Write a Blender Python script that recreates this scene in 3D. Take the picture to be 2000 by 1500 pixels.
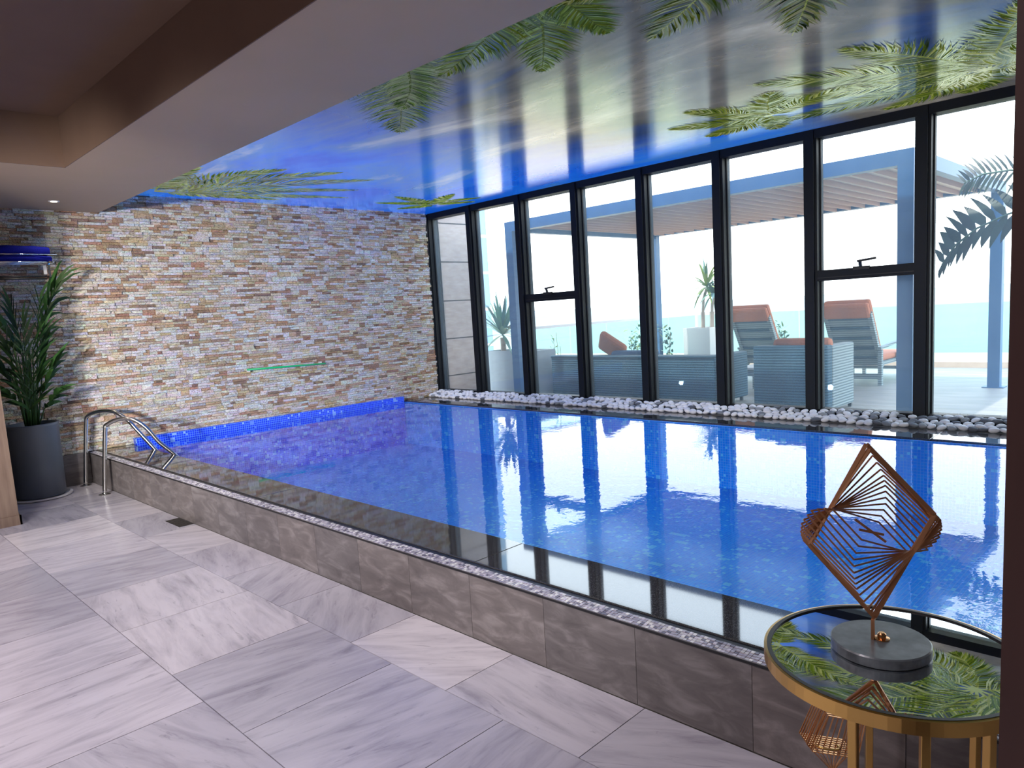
import bpy, math, random
from mathutils import Vector, Matrix
random.seed(7)
D = bpy.data
for o in list(D.objects): D.objects.remove(o)
SC = bpy.context.scene
COL = SC.collection

# ------------------------------------------------------------------ camera
R = [[0.7108919998040597, 0.04459545865998185, -0.7018858950580862],
     [0.7007243506725083, -0.13026388559507251, 0.7014390240671428],
     [-0.06014938893435731, -0.9904759286204686, -0.12385267794538676]]
cam = D.cameras.new('camera'); camo = D.objects.new('camera', cam); COL.objects.link(camo)
M = Matrix.Identity(4)
for i in range(3):
    M[i][0] = R[i][0]; M[i][1] = -R[i][1]; M[i][2] = -R[i][2]
M[2][3] = 1.6
camo.matrix_world = M
cam.sensor_width = 36; cam.lens = 1406.64/2000*36
cam.shift_x = -0.0009; cam.shift_y = 0.01696
cam.clip_start = 0.03; cam.clip_end = 5000
SC.camera = camo

# ------------------------------------------------------------------ world, sun, lamps, exposure
W = D.worlds.new('sky'); SC.world = W; W.use_nodes = True
nt = W.node_tree; nt.nodes.clear()
o_ = nt.nodes.new('ShaderNodeOutputWorld'); bg = nt.nodes.new('ShaderNodeBackground')
tc = nt.nodes.new('ShaderNodeTexCoord'); sx = nt.nodes.new('ShaderNodeSeparateXYZ'); cr = nt.nodes.new('ShaderNodeValToRGB')
nt.links.new(tc.outputs['Generated'], sx.inputs[0]); nt.links.new(sx.outputs['Z'], cr.inputs[0])
cr.color_ramp.elements[0].position = 0.0; cr.color_ramp.elements[0].color = (0.86, 0.92, 0.92, 1)
cr.color_ramp.elements[1].position = 0.9; cr.color_ramp.elements[1].color = (0.50, 0.68, 1.0, 1)
e = cr.color_ramp.elements.new(0.06); e.color = (1.0, 0.99, 0.93, 1)
e = cr.color_ramp.elements.new(0.30); e.color = (0.84, 0.93, 1.0, 1)
nt.links.new(cr.outputs[0], bg.inputs[0]); bg.inputs[1].default_value = 3.6
nt.links.new(bg.outputs[0], o_.inputs[0])

def aim(o, d): o.rotation_euler = Vector(d).to_track_quat('-Z', 'Y').to_euler()
sun = D.lights.new('sun', 'SUN'); sun.energy = 4.0; sun.angle = math.radians(1.0); sun.color = (1, .95, .86)
suno = D.objects.new('sun', sun); COL.objects.link(suno); suno.location = (0, -5, 20); aim(suno, (.08, .39, -.92))
def area(name, loc, d, sx_, sy_, e, c=(1, 1, 1), spread=180):
    l = D.lights.new(name, 'AREA'); l.shape = 'RECTANGLE'; l.size = sx_; l.size_y = sy_; l.energy = e; l.color = c
    l.spread = math.radians(spread)
    o = D.objects.new(name, l); COL.objects.link(o); o.location = loc; aim(o, d); return o
def spot(name, loc, e, c=(1, .86, .70), deg=110, d=(0, 0, -1)):
    l = D.lights.new(name, 'SPOT'); l.energy = e; l.color = c; l.spot_size = math.radians(deg); l.spot_blend = .8; l.shadow_soft_size = .04
    o = D.objects.new(name, l); COL.objects.link(o); o.location = loc; aim(o, d); return o
# the seen recessed downlight; the loop adds unseen fill spots over the floor
spot('downlight_and_fill', (-8.306, 2.07, 2.92), 18)
for x, y in ((-6.0, -1.0), (-3.5, -1.0), (-1.0, -1.0), (-6.0, .6), (-3.5, .6), (-1.6, .3)):
    spot('downlight_and_fill', (x, y, 3.30), 64 if x < -4 else 90, (1, .90, .97), 140)
# unseen spots added behind the viewer to brighten the room
def aim_fill(loc, to, e, deg, c=(1, .95, .92)):
    spot('fill_spot', loc, e, c, deg, Vector(to)-Vector(loc)).data.shadow_soft_size = .15
aim_fill((-2.2, -2.6, 2.0), (-8.9, 4.6, 1.15), 1700, 38); aim_fill((-1.0, -2.6, 2.0), (-8.9, 2.8, 1.2), 800, 30)
aim_fill((-3.4, -2.6, 2.3), (-5.6, 7.1, .4), 800, 42, (1, .97, 1)); aim_fill((-2.4, -2.6, 2.3), (-2.6, 7.1, .4), 620, 40, (1, .97, 1))
spot('fill_spot', (-6.0, -1.8, 3.28), 80, (1, .94, .97), 130)
# added unseen fill spots under water, on the front wall below the coping
for x in (-7.4, -4.6, -1.8, .6):
    spot('pool_fill', (x, 2.76, .05), 26, (.62, .85, 1), 165, (0, 1, -.3))
SC.view_settings.view_transform = 'Standard'; SC.view_settings.look = 'None'
SC.view_settings.gamma = 1; SC.view_settings.exposure = 0.35; SC.view_settings.use_curve_mapping = False

# ------------------------------------------------------------------ materials
class N:
    def __init__(s, name):
        s.m = D.materials.new(name); s.m.use_nodes = True; s.t = s.m.node_tree; s.b = s.t.nodes['Principled BSDF']
        s.out = s.t.nodes['Material Output']
    def n(s, typ, **kw):
        nd = s.t.nodes.new('ShaderNode'+typ)
        for k, v in kw.items():
            if k in nd.inputs: nd.inputs[k].default_value = v
            else: setattr(nd, k, v)
        return nd
    def l(s, a, b): s.t.links.new(a, b)
    def ramp(s, src, stops, interp='LINEAR'):
        r = s.n('ValToRGB'); r.color_ramp.interpolation = interp
        el = r.color_ramp.elements
        while len(el) < len(stops): el.new(.5)
        for e_, (p, c) in zip(el, stops): e_.position = p; e_.color = tuple(c)+(1,) if len(c) == 3 else c
        s.l(src, r.inputs[0]); return r.outputs[0]
    def mix(s, f, a, b, blend='MIX'):
        m = s.n('MixRGB', blend_type=blend)
        for i, v in enumerate((f, a, b)):
            if hasattr(v, 'is_linked') or hasattr(v, 'links'): s.l(v, m.inputs[i])
            elif isinstance(v, (int, float)): m.inputs[i].default_value = v
            else: m.inputs[i].default_value = tuple(v)+(1,)
        return m.outputs[0]
    def noise(s, vec, scale, detail=4, rough=.5, dist=0):
        n_ = s.n('TexNoise', Scale=scale, Detail=detail, Roughness=rough, Distortion=dist)
        if vec is not None: s.l(vec, n_.inputs['Vector'])
        return n_.outputs['Fac']
    def mapped(s, vec, loc=(0, 0, 0), rot=(0, 0, 0), sc=(1, 1, 1)):
        m = s.n('Mapping'); m.inputs['Location'].default_value = loc; m.inputs['Rotation'].default_value = rot; m.inputs['Scale'].default_value = sc
        s.l(vec, m.inputs['Vector']); return m.outputs[0]
    def bump(s, h, strength=.3, dist=.01):
        b = s.n('Bump', Strength=strength, Distance=dist); s.l(h, b.inputs['Height']); s.l(b.outputs[0], s.b.inputs['Normal']); return b
    def math(s, op, a, b=None):
        m = s.n('Math', operation=op)
        for i, v in enumerate((a, b)):
            if v is None: continue
            if isinstance(v, (int, float)): m.inputs[i].default_value = v
            else: s.l(v, m.inputs[i])
        return m.outputs[0]

def thin_fresnel(n_, ior, normal=None):
    # same reflectance from either side of a thin sheet (no total internal reflection at its back face)
    g_ = n_.n('NewGeometry'); mr = n_.n('MapRange'); n_.l(g_.outputs['Backfacing'], mr.inputs[0]); mr.inputs[3].default_value = ior; mr.inputs[4].default_value = 1/ior
    fr = n_.n('Fresnel'); n_.l(mr.outputs[0], fr.inputs['IOR'])
    if normal is not None: n_.l(normal, fr.inputs['Normal'])
    return fr
def P(name, c, rough=.5, metal=0, spec=.5, coat=0):
    n_ = N(name); b = n_.b
    b.inputs['Base Color'].default_value = tuple(c)+(1,); b.inputs['Roughness'].default_value = rough
    b.inputs['Metallic'].default_value = metal; b.inputs['Specular IOR Level'].default_value = spec
    b.inputs['Coat Weight'].default_value = coat
    return n_
def noisy(name, c1, c2, scale, rough=.5, metal=0, bump=0, spec=.5, sc=(1, 1, 1)):
    n_ = P(name, c1, rough, metal, spec); t = n_.n('TexCoord').outputs['Object']
    v = n_.mapped(t, sc=sc); f = n_.noise(v, scale, 5)
    n_.l(n_.ramp(f, [(.3, c1), (.7, c2)]), n_.b.inputs['Base Color'])
    if bump: n_.bump(f, bump, .01)
    return n_.m
def colattr(name, rough=.6, spec=.4, bump=0, bscale=60, var=.25, coat=0):
    n_ = P(name, (1, 1, 1), rough, 0, spec, coat); a = n_.n('Attribute', attribute_name='Col').outputs['Color']
    t = n_.n('TexCoord').outputs['Object']; f = n_.noise(t, bscale, 4, .6)
    n_.l(n_.mix(var, a, n_.ramp(f, [(.3, (.28, .24, .20)), (.62, (1, .99, .97))]), 'OVERLAY'), n_.b.inputs['Base Color'])
    if bump: n_.bump(f, bump, .02)
    return n_.m
MT = {}
MURAL_GLOW = .5  # strength of the glow added to the printed ceiling as fill light
# split-face stone: colour of each stone from its own attribute, rough relief
def stonemat():
    n_ = P('stone', (1, 1, 1), .85, 0, .2); a = n_.n('Attribute', attribute_name='Col').outputs['Color']; t = n_.n('TexCoord').outputs['Object']
    tt = n_.mapped(t, sc=(1, .6, 1))
    f1 = n_.noise(tt, 30, 4, .65); f2 = n_.noise(tt, 95, 3, .6); f3 = n_.noise(tt, 13, 3, .6)
    c = n_.mix(n_.ramp(f1, [(.54, (0, 0, 0)), (.66, (.7, .7, .7))]), a, (.56, .38, .20))      # rust and ochre mottling
    c = n_.mix(n_.ramp(f3, [(.58, (0, 0, 0)), (.70, (.5, .5, .5))]), c, (.62, .54, .32))
    c = n_.mix(1, c, n_.ramp(f2, [(.32, (.45, .42, .41)), (.50, (1, 1, 1))]), 'MULTIPLY')
    n_.l(c, n_.b.inputs['Base Color']); n_.bump(n_.math('ADD', f1, f2), 1.0, .02); return n_.m
MT['stone'] = stonemat()
MT['mosaic'] = colattr('mosaic', .2, .6, 0, 30, .1)
MT['leaf'] = colattr('leaf', .45, .4, 0, 20, .15)
MT['pebble'] = colattr('pebble', .55, .35, .15, 25, .12)
MT['grout'] = noisy('grout', (.30, .27, .24), (.22, .2, .18), 30, .9)
MT['stonejoint'] = noisy('stonejoint', (.10, .08, .065), (.06, .05, .04), 30, .95)

def marble():
    n_ = P('marble', (.7, .7, .7), .22, 0, .5); t = n_.n('TexCoord').outputs['Object']; oi = n_.n('ObjectInfo')
    rnd = oi.outputs['Random']
    comb = n_.n('CombineXYZ'); n_.l(n_.math('MULTIPLY', rnd, 37), comb.inputs[0]); n_.l(n_.math('MULTIPLY', rnd, 91), comb.inputs[1])
    rot = n_.n('VectorRotate', rotation_type='Z_AXIS'); n_.l(t, rot.inputs['Vector'])
    # veins run along one or the other side of the slab, some oblique
    st = n_.n('Math', operation='SNAP'); n_.l(n_.math('MULTIPLY', rnd, 29), st.inputs[0]); st.inputs[1].default_value = 1
    n_.l(n_.math('MULTIPLY', st.outputs[0], 1.15), rot.inputs['Angle'])
    add = n_.n('VectorMath', operation='ADD'); n_.l(rot.outputs[0], add.inputs[0]); n_.l(comb.outputs[0], add.inputs[1])
    v = add.outputs[0]
    v1 = n_.mapped(v, sc=(1.0, 5.5, 1)); f1 = n_.noise(v1, 1.9, 8, .62, .6)
    f2 = n_.noise(n_.mapped(v, sc=(1.6, 9, 1)), 3.2, 8, .65, .8)
    f3 = n_.noise(v, 1.2, 3)
    c = n_.ramp(f1, [(.28, (.46, .45, .48)), (.42, (.66, .65, .68)), (.55, (.78, .77, .79)), (.8, (.86, .85, .87))])
    veins = n_.ramp(f2, [(.30, (.55, .55, .58)), (.40, (1, 1, 1))])
    n_.l(n_.mix(.75, c, veins, 'MULTIPLY'), n_.b.inputs['Base Color'])
    c2 = n_.b.inputs['Base Color'].links[0].from_socket
    tone = n_.ramp(rnd, [(0, (.60, .60, .645)), (.5, (.82, .80, .84)), (1, (.98, .95, .95))])
    c3 = n_.mix(1, c2, tone, 'MULTIPLY'); c4 = n_.mix(.35, c3, n_.ramp(f3, [(.3, (.6, .58, .62)), (.7, (1, 1, 1))]), 'MULTIPLY')
    n_.l(c4, n_.b.inputs['Base Color']); return n_.m
MT['marble'] = marble()
def travertine():
    n_ = P('wall_tile', (.3, .27, .25), .38, 0, .45); t = n_.n('TexCoord').outputs['Object']; rnd = n_.n('ObjectInfo').outputs['Random']
    comb = n_.n('CombineXYZ'); n_.l(n_.math('MULTIPLY', rnd, 53), comb.inputs[0]); n_.l(n_.math('MULTIPLY', rnd, 17), comb.inputs[2])
    add = n_.n('VectorMath', operation='ADD'); n_.l(t, add.inputs[0]); n_.l(comb.outputs[0], add.inputs[1])
    f = n_.noise(n_.mapped(add.outputs[0], sc=(2, 1, 6)), 2.2, 8, .62, .8); g = n_.noise(add.outputs[0], 3, 3)
    c = n_.ramp(f, [(.25, (.105, .093, .092)), (.5, (.17, .152, .148)), (.75, (.31, .285, .28))])
    c = n_.mix(.5, c, n_.ramp(g, [(.3, (.65, .62, .6)), (.7, (1, 1, 1))]), 'MULTIPLY')
    c = n_.mix(1, c, n_.ramp(rnd, [(0, (.82, .84, .86)), (1, (1.0, .98, .96))]), 'MULTIPLY')
    n_.l(c, n_.b.inputs['Base Color']); return n_.m
MT['walltile'] = travertine()
def granite():
    n_ = P('granite', (.02, .02, .022), .04, 0, .8); t = n_.n('TexCoord').outputs['Object']
    f = n_.noise(t, 260, 2); n_.l(n_.ramp(f, [(.45, (.022, .022, .024)), (.68, (.10, .10, .105))]), n_.b.inputs['Base Color'])
    n_.b.inputs['IOR'].default_value = 1.68
    return n_.m
MT['granite'] = granite()
def pooltile(name, dark, light, px=.026):
    n_ = P(name, dark, .25, 0, .5); uv = n_.n('UVMap').outputs[0]
    br = n_.n('TexBrick', offset=0.0, squash=1.0); n_.l(uv, br.inputs['Vector'])
    br.inputs['Scale'].default_value = 1.0; br.inputs['Brick Width'].default_value = px; br.inputs['Row Height'].default_value = px
    br.inputs['Mortar Size'].default_value = px*.07; br.inputs['Mortar Smooth'].default_value = .2
    sc = n_.n('VectorMath', operation='SCALE'); n_.l(uv, sc.inputs[0]); sc.inputs['Scale'].default_value = 1/px
    fl = n_.n('VectorMath', operation='FLOOR'); n_.l(sc.outputs[0], fl.inputs[0])
    wn = n_.n('TexWhiteNoise'); wn.noise_dimensions = '3D'; n_.l(fl.outputs[0], wn.inputs['Vector'])
    sc2 = n_.n('VectorMath', operation='SCALE'); n_.l(fl.outputs[0], sc2.inputs[0]); sc2.inputs['Scale'].default_value = 1/2
    fl2 = n_.n('VectorMath', operation='FLOOR'); n_.l(sc2.outputs[0], fl2.inputs[0])
    wn2 = n_.n('TexWhiteNoise'); n_.l(fl2.outputs[0], wn2.inputs['Vector'])
    c = n_.ramp(wn.outputs['Value'], [(0, dark), (.93, tuple(min(1, a*1.35+.01) for a in dark)), (.955, light)], 'LINEAR')
    c = n_.mix(n_.ramp(wn2.outputs['Value'], [(.955, (0, 0, 0)), (.96, (1, 1, 1))]), c, light)
    c = n_.mix(br.outputs['Fac'], c, (.16, .42, .95))
    n_.l(c, n_.b.inputs['Base Color']); return n_.m
MT['pool'] = pooltile('pool_mosaic', (.001, .27, .95), (.15, .66, 1.0))
MT['band'] = pooltile('band_mosaic', (.006, .035, .75), (.30, .48, .95))
def water():
    n_ = N('water'); n_.t.nodes.remove(n_.b)
    t = n_.n('TexCoord').outputs['Object']
    f1 = n_.noise(n_.mapped(t, sc=(1, 1, 1)), 7, 3, .5); f2 = n_.noise(t, 26, 2)
    h = n_.math('ADD', f1, n_.math('MULTIPLY', f2, .18))
    b = n_.n('Bump', Strength=.045, Distance=.02); n_.l(h, b.inputs['Height'])
    fr = thin_fresnel(n_, 1.6, b.outputs[0])
    g = n_.n('BsdfGlossy', Roughness=0.0); n_.l(b.outputs[0], g.inputs['Normal'])
    tr = n_.n('BsdfTransparent'); tr.inputs[0].default_value = (.80, .94, 1, 1)
    mx = n_.n('MixShader'); n_.l(fr.outputs[0], mx.inputs[0]); n_.l(tr.outputs[0], mx.inputs[1]); n_.l(g.outputs[0], mx.inputs[2])
    n_.l(mx.outputs[0], n_.out.inputs[0]); return n_.m
MT['water'] = water()
def glass(name, tint=(.97, .99, 1), ior=1.35, rough=0.0, haze=0):
    n_ = N(name); n_.t.nodes.remove(n_.b)
    fr = thin_fresnel(n_, ior); g = n_.n('BsdfGlossy', Roughness=rough); tr = n_.n('BsdfTransparent'); tr.inputs[0].default_value = tuple(tint)+(1,)
    mx = n_.n('MixShader'); n_.l(fr.outputs[0], mx.inputs[0]); n_.l(tr.outputs[0], mx.inputs[1]); n_.l(g.outputs[0], mx.inputs[2])
    last = mx.outputs[0]
    if haze:      # bluish haze veil mixed into the pane, standing in for glare
        tl = n_.n('BsdfTranslucent'); tl.inputs[0].default_value = (.62, .82, 1, 1); t = n_.n('TexCoord').outputs['Object']
        f = n_.noise(t, 2.2, 5, .6); m2 = n_.n('MixShader'); n_.l(n_.ramp(f, [(.3, (haze*.8,)*3), (.7, (haze*1.25,)*3)]), m2.inputs[0])
        n_.l(last, m2.inputs[1]); n_.l(tl.outputs[0], m2.inputs[2]); last = m2.outputs[0]
    n_.l(last, n_.out.inputs[0]); return n_.m
MT['glass'] = glass('window_glass', haze=.055)
MT['railglass'] = glass('railing_glass', (.80, .95, .90), 1.3)
MT['frame'] = P('dark_frame', (.005, .007, .011), .5, 0, .25).m
MT['black'] = P('black', (.008, .008, .009), .4).m
MT['steel'] = P('steel', (.62, .62, .60), .18, 1).m
MT['chrome'] = P('chrome', (.8, .8, .8), .08, 1).m
MT['gold'] = P('brass', (.62, .38, .12), .28, 1).m
MT['bronze'] = P('bronze', (.52, .27, .14), .45, 1).m
MT['copper'] = P('copper', (.75, .38, .16), .22, 1).m
MT['mirror'] = P('mirror_glass', (.93, .95, .97), .005, 1).m
MT['paint'] = noisy('ceiling_paint', (.52, .39, .25), (.54, .40, .265), 3, .9)
MT['brownpaint'] = noisy('brown_paint', (.17, .105, .072), (.185, .115, .078), 3, .9)
MT['wallpaint'] = noisy('wall_paint', (.42, .34, .29), (.45, .37, .32), 3, .9)
MT['jamb'] = noisy('dark_wood_jamb', (.045, .018, .015), (.06, .025, .02), 8, .5, sc=(4, 4, .5))
MT['wood'] = noisy('wood_panel', (.13, .085, .062), (.20, .14, .105), 5, .5, 0, .1, sc=(6, 6, .6))
MT['darkmarble'] = noisy('dark_marble', (.03, .035, .04), (.12, .14, .15), 22, .3)
MT['potpaint'] = noisy('pot_paint', (.10, .12, .15), (.12, .14, .17), 4, .45)
MT['white'] = P('white_plastic', (.75, .75, .75), .4).m
MT['soil'] = noisy('soil', (.03, .02, .015), (.06, .04, .03), 40, .95)
MT['towel'] = noisy('towel', (.004, .006, .13), (.006, .01, .22), 120, .9, 0, .4, .1)
MT['green'] = P('green_plastic', (.01, .55, .18), .35).m
MT['deck'] = noisy('deck_stone', (.18, .17, .15), (.27, .25, .22), 1.6, .55, sc=(1, 3.5, 1))
MT['curb'] = noisy('curb_stone', (.42, .33, .24), (.5, .4, .3), 6, .8)
MT['sand'] = noisy('sand', (.50, .38, .20), (.62, .48, .28), .02, .95)
MT['extwall'] = noisy('facade_stone', (.42, .33, .27), (.52, .42, .36), 5, .6, sc=(1, 1, 3))
MT['pergola'] = P('pergola_paint', (.035, .12, .26), .45).m
MT['louvre'] = P('louvre_paint', (.50, .33, .28), .5).m
MT['planter'] = P('planter_paint', (.30, .36, .40), .6).m
MT['planterlight'] = P('planter_light', (.55, .55, .52), .6).m
MT['orange'] = noisy('orange_fabric', (.42, .14, .07), (.50, .18, .09), 60, .9)
MT['cushblue'] = noisy('blue_fabric', (.04, .09, .18), (.05, .11, .21), 60, .9)
MT['farglass'] = P('tower_glass', (.20, .36, .55), .1).m
MT['farwhite'] = P('tower_slab', (.8, .8, .8), .6).m
MT['headland'] = noisy('headland_haze', (.28, .32, .34), (.34, .37, .38), .01, .95)  # distance haze is put into the grey base colour
def wicker(name, c1, c2):
    n_ = P(name, c1, .6, 0, .3); uv = n_.n('UVMap').outputs[0]
    w = n_.n('TexWave', bands_direction='Y', Scale=9.0, Distortion=.6); w.inputs['Detail'].default_value = 1; n_.l(uv, w.inputs['Vector'])
    w2 = n_.n('TexWave', bands_direction='X', Scale=22.0); n_.l(uv, w2.inputs['Vector'])
    f = n_.math('ADD', w.outputs['Fac'], n_.math('MULTIPLY', w2.outputs['Fac'], .4))
    n_.l(n_.ramp(f, [(.2, c1), (1.1, c2)]), n_.b.inputs['Base Color']); n_.bump(f, .5, .01); return n_.m
MT['wickerblue'] = wicker('wicker_blue', (.015, .055, .09), (.04, .11, .16))
MT['wickergrey'] = wicker('wicker_grey', (.10, .15, .17), (.30, .36, .36))
def sea():
    n_ = P('sea', (.10, .36, .36), .35, 0, .10); t = n_.n('TexCoord').outputs['Object']
    f = n_.noise(n_.mapped(t, sc=(.5, 1, 1)), .5, 4); n_.bump(f, .6, .3)
    g = n_.noise(t, .01, 3); n_.l(n_.ramp(g, [(.3, (.055, .145, .15)), (.7, (.085, .19, .195))]), n_.b.inputs['Base Color']); return n_.m
MT['sea'] = sea()
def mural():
    # printed stretch ceiling with an added glow that fills the room
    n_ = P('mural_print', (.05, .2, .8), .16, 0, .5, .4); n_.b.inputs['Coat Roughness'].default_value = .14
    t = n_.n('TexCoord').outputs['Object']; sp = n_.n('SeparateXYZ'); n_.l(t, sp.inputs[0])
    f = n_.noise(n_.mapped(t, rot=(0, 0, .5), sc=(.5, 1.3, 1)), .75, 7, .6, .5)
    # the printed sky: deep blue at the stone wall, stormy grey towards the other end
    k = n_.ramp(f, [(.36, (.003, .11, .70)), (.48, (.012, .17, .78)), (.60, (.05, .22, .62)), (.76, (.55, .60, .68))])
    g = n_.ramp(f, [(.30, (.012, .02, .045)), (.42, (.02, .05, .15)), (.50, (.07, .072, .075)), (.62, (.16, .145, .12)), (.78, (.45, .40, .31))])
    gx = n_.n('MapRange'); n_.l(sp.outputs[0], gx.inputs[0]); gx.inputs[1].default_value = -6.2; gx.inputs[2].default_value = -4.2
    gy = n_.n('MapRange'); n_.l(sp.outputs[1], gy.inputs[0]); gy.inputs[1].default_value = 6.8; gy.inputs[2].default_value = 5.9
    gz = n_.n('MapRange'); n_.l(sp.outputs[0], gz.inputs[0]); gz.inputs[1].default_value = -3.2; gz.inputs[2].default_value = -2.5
    c = n_.mix(n_.math('MULTIPLY', gx.outputs[0], n_.math('MAXIMUM', gy.outputs[0], gz.outputs[0])), k, g); n_.l(c, n_.b.inputs['Base Color']); n_.l(c, n_.b.inputs['Emission Color']); n_.b.inputs['Emission Strength'].default_value = MURAL_GLOW
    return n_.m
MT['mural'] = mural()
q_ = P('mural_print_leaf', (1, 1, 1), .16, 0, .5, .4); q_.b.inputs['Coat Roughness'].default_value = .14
a_ = q_.n('Attribute', attribute_name='Col').outputs['Color']; q_.l(a_, q_.b.inputs['Base Color']); q_.l(a_, q_.b.inputs['Emission Color']); q_.b.inputs['Emission Strength'].default_value = MURAL_GLOW; MT['print'] = q_.m  # printed fronds carry the same added glow
em = N('lamp_emission'); em.b.inputs['Emission Color'].default_value = (1, .85, .65, 1); em.b.inputs['Emission Strength'].default_value = 6; MT['lamp'] = em.m

# ------------------------------------------------------------------ mesh helpers
class MB:
    def __init__(s): s.v = []; s.f = []; s.c = []; s.uv = []
    def face(s, idx, col=None): s.f.append(idx); s.c.append(col or (1, 1, 1))
    def quad(s, a, b, c, d, col=None):
        i = len(s.v); s.v += [Vector(a), Vector(b), Vector(c), Vector(d)]; s.face((i, i+1, i+2, i+3), col); return s
    def tri(s, a, b, c, col=None):
        i = len(s.v); s.v += [Vector(a), Vector(b), Vector(c)]; s.face((i, i+1, i+2), col); return s
    def box(s, x0, x1, y0, y1, z0, z1, col=None, M=None):
        i = len(s.v); vs = [Vector((x, y, z)) for z in (z0, z1) for y in (y0, y1) for x in (x0, x1)]
        if M: vs = [M @ v for v in vs]
        s.v += vs
        for q in ((0, 2, 3, 1), (4, 5, 7, 6), (0, 1, 5, 4), (2, 6, 7, 3), (0, 4, 6, 2), (1, 3, 7, 5)): s.face(tuple(i+k for k in q), col)
        return s
    def bar(s, a, b, w, h=None, up=(0, 0, 1), col=None):
        a = Vector(a); b = Vector(b); h = h or w; d = (b-a).normalized(); u = Vector(up)
        if abs(d.dot(u)) > .98: u = Vector((0, 1, 0))
        x = d.cross(u).normalized(); y = x.cross(d).normalized(); i = len(s.v)
        for p in (a, b):
            for sx_, sy_ in ((-1, -1), (1, -1), (1, 1), (-1, 1)): s.v.append(p+x*sx_*w/2+y*sy_*h/2)
        for q in ((3, 2, 1, 0), (4, 5, 6, 7), (0, 1, 5, 4), (1, 2, 6, 5), (2, 3, 7, 6), (3, 0, 4, 7)): s.face(tuple(i+k for k in q), col)
        return s
    def tube(s, pts, r, n=10, col=None, closed=False, cap=True):
        pts = [Vector(p) for p in pts]; m = len(pts); rs = r if isinstance(r, (list, tuple)) else [r]*m
        i0 = len(s.v); px = None
        for k, p in enumerate(pts):
            if closed: d = (pts[(k+1) % m]-pts[k-1])
            else: d = pts[min(k+1, m-1)]-pts[max(k-1, 0)]
            d.normalize()
            if px is None:
                px = d.orthogonal().normalized()
            px = (px-d*px.dot(d)).normalized(); py = d.cross(px)
            for j in range(n):
                a = 2*math.pi*j/n; s.v.append(p+(px*math.cos(a)+py*math.sin(a))*rs[k])
        for k in range(m if closed else m-1):
            for j in range(n):
                a = i0+k*n+j; b = i0+k*n+(j+1) % n; c = i0+((k+1) % m)*n+(j+1) % n; d_ = i0+((k+1) % m)*n+j
                s.face((a, b, c, d_), col)
        if cap and not closed:
            s.face(tuple(i0+j for j in reversed(range(n))), col); s.face(tuple(i0+(m-1)*n+j for j in range(n)), col)
        return s
    def lathe(s, prof, c=(0, 0, 0), n=40, col=None):
        i0 = len(s.v); c = Vector(c)
        for r, z in prof:
            for j in range(n):
                a = 2*math.pi*j/n; s.v.append(c+Vector((r*math.cos(a), r*math.sin(a), z)))
        for k in range(len(prof)-1):
            for j in range(n):
                s.face((i0+k*n+j, i0+k*n+(j+1) % n, i0+(k+1)*n+(j+1) % n, i0+(k+1)*n+j), col)
        s.face(tuple(i0+j for j in reversed(range(n))), col); s.face(tuple(i0+(len(prof)-1)*n+j for j in range(n)), col)
        return s
    def blade(s, a, d, L, w, droop, side, n=4, col=None, fold=.0):
        """a leaf: starts at a, runs along d, bends down; side = width direction"""
        a = Vector(a); d = Vector(d).normalized(); side = Vector(side).normalized(); p = a.copy(); i = len(s.v); dd = d.copy()
        prof = [.35, .9, 1, .75, .45, .02] if n == 5 else [.4, 1, .85, .5, .02]
        for k in range(n+1):
            ww = w/2*prof[min(k, len(prof)-1)]
            s.v += [p-side*ww, p+side*ww]
            p = p+dd*(L/n); dd = (dd+Vector((0, 0, -droop/n))).normalized()
        for k in range(n): s.face((i+2*k, i+2*k+1, i+2*k+3, i+2*k+2), col)
        return s
    def build(s, name, mat, parent=None, smooth=False, loc=None, uv=True, bevel=0):
        me = D.meshes.new(name); me.from_pydata([tuple(v) for v in s.v], [], s.f); me.materials.append(MT[mat] if isinstance(mat, str) else mat)
        ca = me.color_attributes.new('Col', 'FLOAT_COLOR', 'CORNER'); buf = []
        for f, c in zip(s.f, s.c): buf += [c[0], c[1], c[2], 1.0]*len(f)
        ca.data.foreach_set('color', buf)
        if uv:
            ul = me.uv_layers.new(name='UVMap'); ub = []
            for p in me.polygons:
                n_ = p.normal; ax = max(range(3), key=lambda q: abs(n_[q]))
                for vi in p.vertices:
                    v = s.v[vi]; ub += [v[1], v[2]] if ax == 0 else ([v[0], v[2]] if ax == 1 else [v[0], v[1]])
            ul.data.foreach_set('uv', ub)
        if smooth: me.polygons.foreach_set('use_smooth', [True]*len(me.polygons))
        o = D.objects.new(name, me); COL.objects.link(o)
        if loc is not None: o.location = loc
        if parent is not None: o.parent = parent
        if bevel:
            b = o.modifiers.new('bevel', 'BEVEL'); b.width = bevel; b.segments = 2; b.limit_method = 'ANGLE'
        return o
def thing(name, label, cat, loc=(0, 0, 0), group=None):
    o = D.objects.new(name, None); COL.objects.link(o); o.location = loc; o.empty_display_size = .1
    o['label'] = label; o['category'] = cat
    if group: o['group'] = group
    return o
def tag(o, label, cat, group=None, kind=None):
    o['label'] = label; o['category'] = cat
    if group: o['group'] = group
    if kind: o['kind'] = kind
    return o
def struct(o, label, cat): o['kind'] = 'structure'; o['label'] = label; o['category'] = cat; return o
def B(*a, **k): return MB().box(*a, **k)

# ------------------------------------------------------------------ main numbers (metres)
XL, XR = -8.9, 1.6            # stone wall, right wall
Y0, YC, YD = 2.225, 2.335, 2.69   # front face of the pool wall, coping edge, water edge
ZT, ZW = .345, .337
YE, YF, YW = 6.51, 6.92, 7.245
ZC, ZS = 3.17, 2.95
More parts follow.
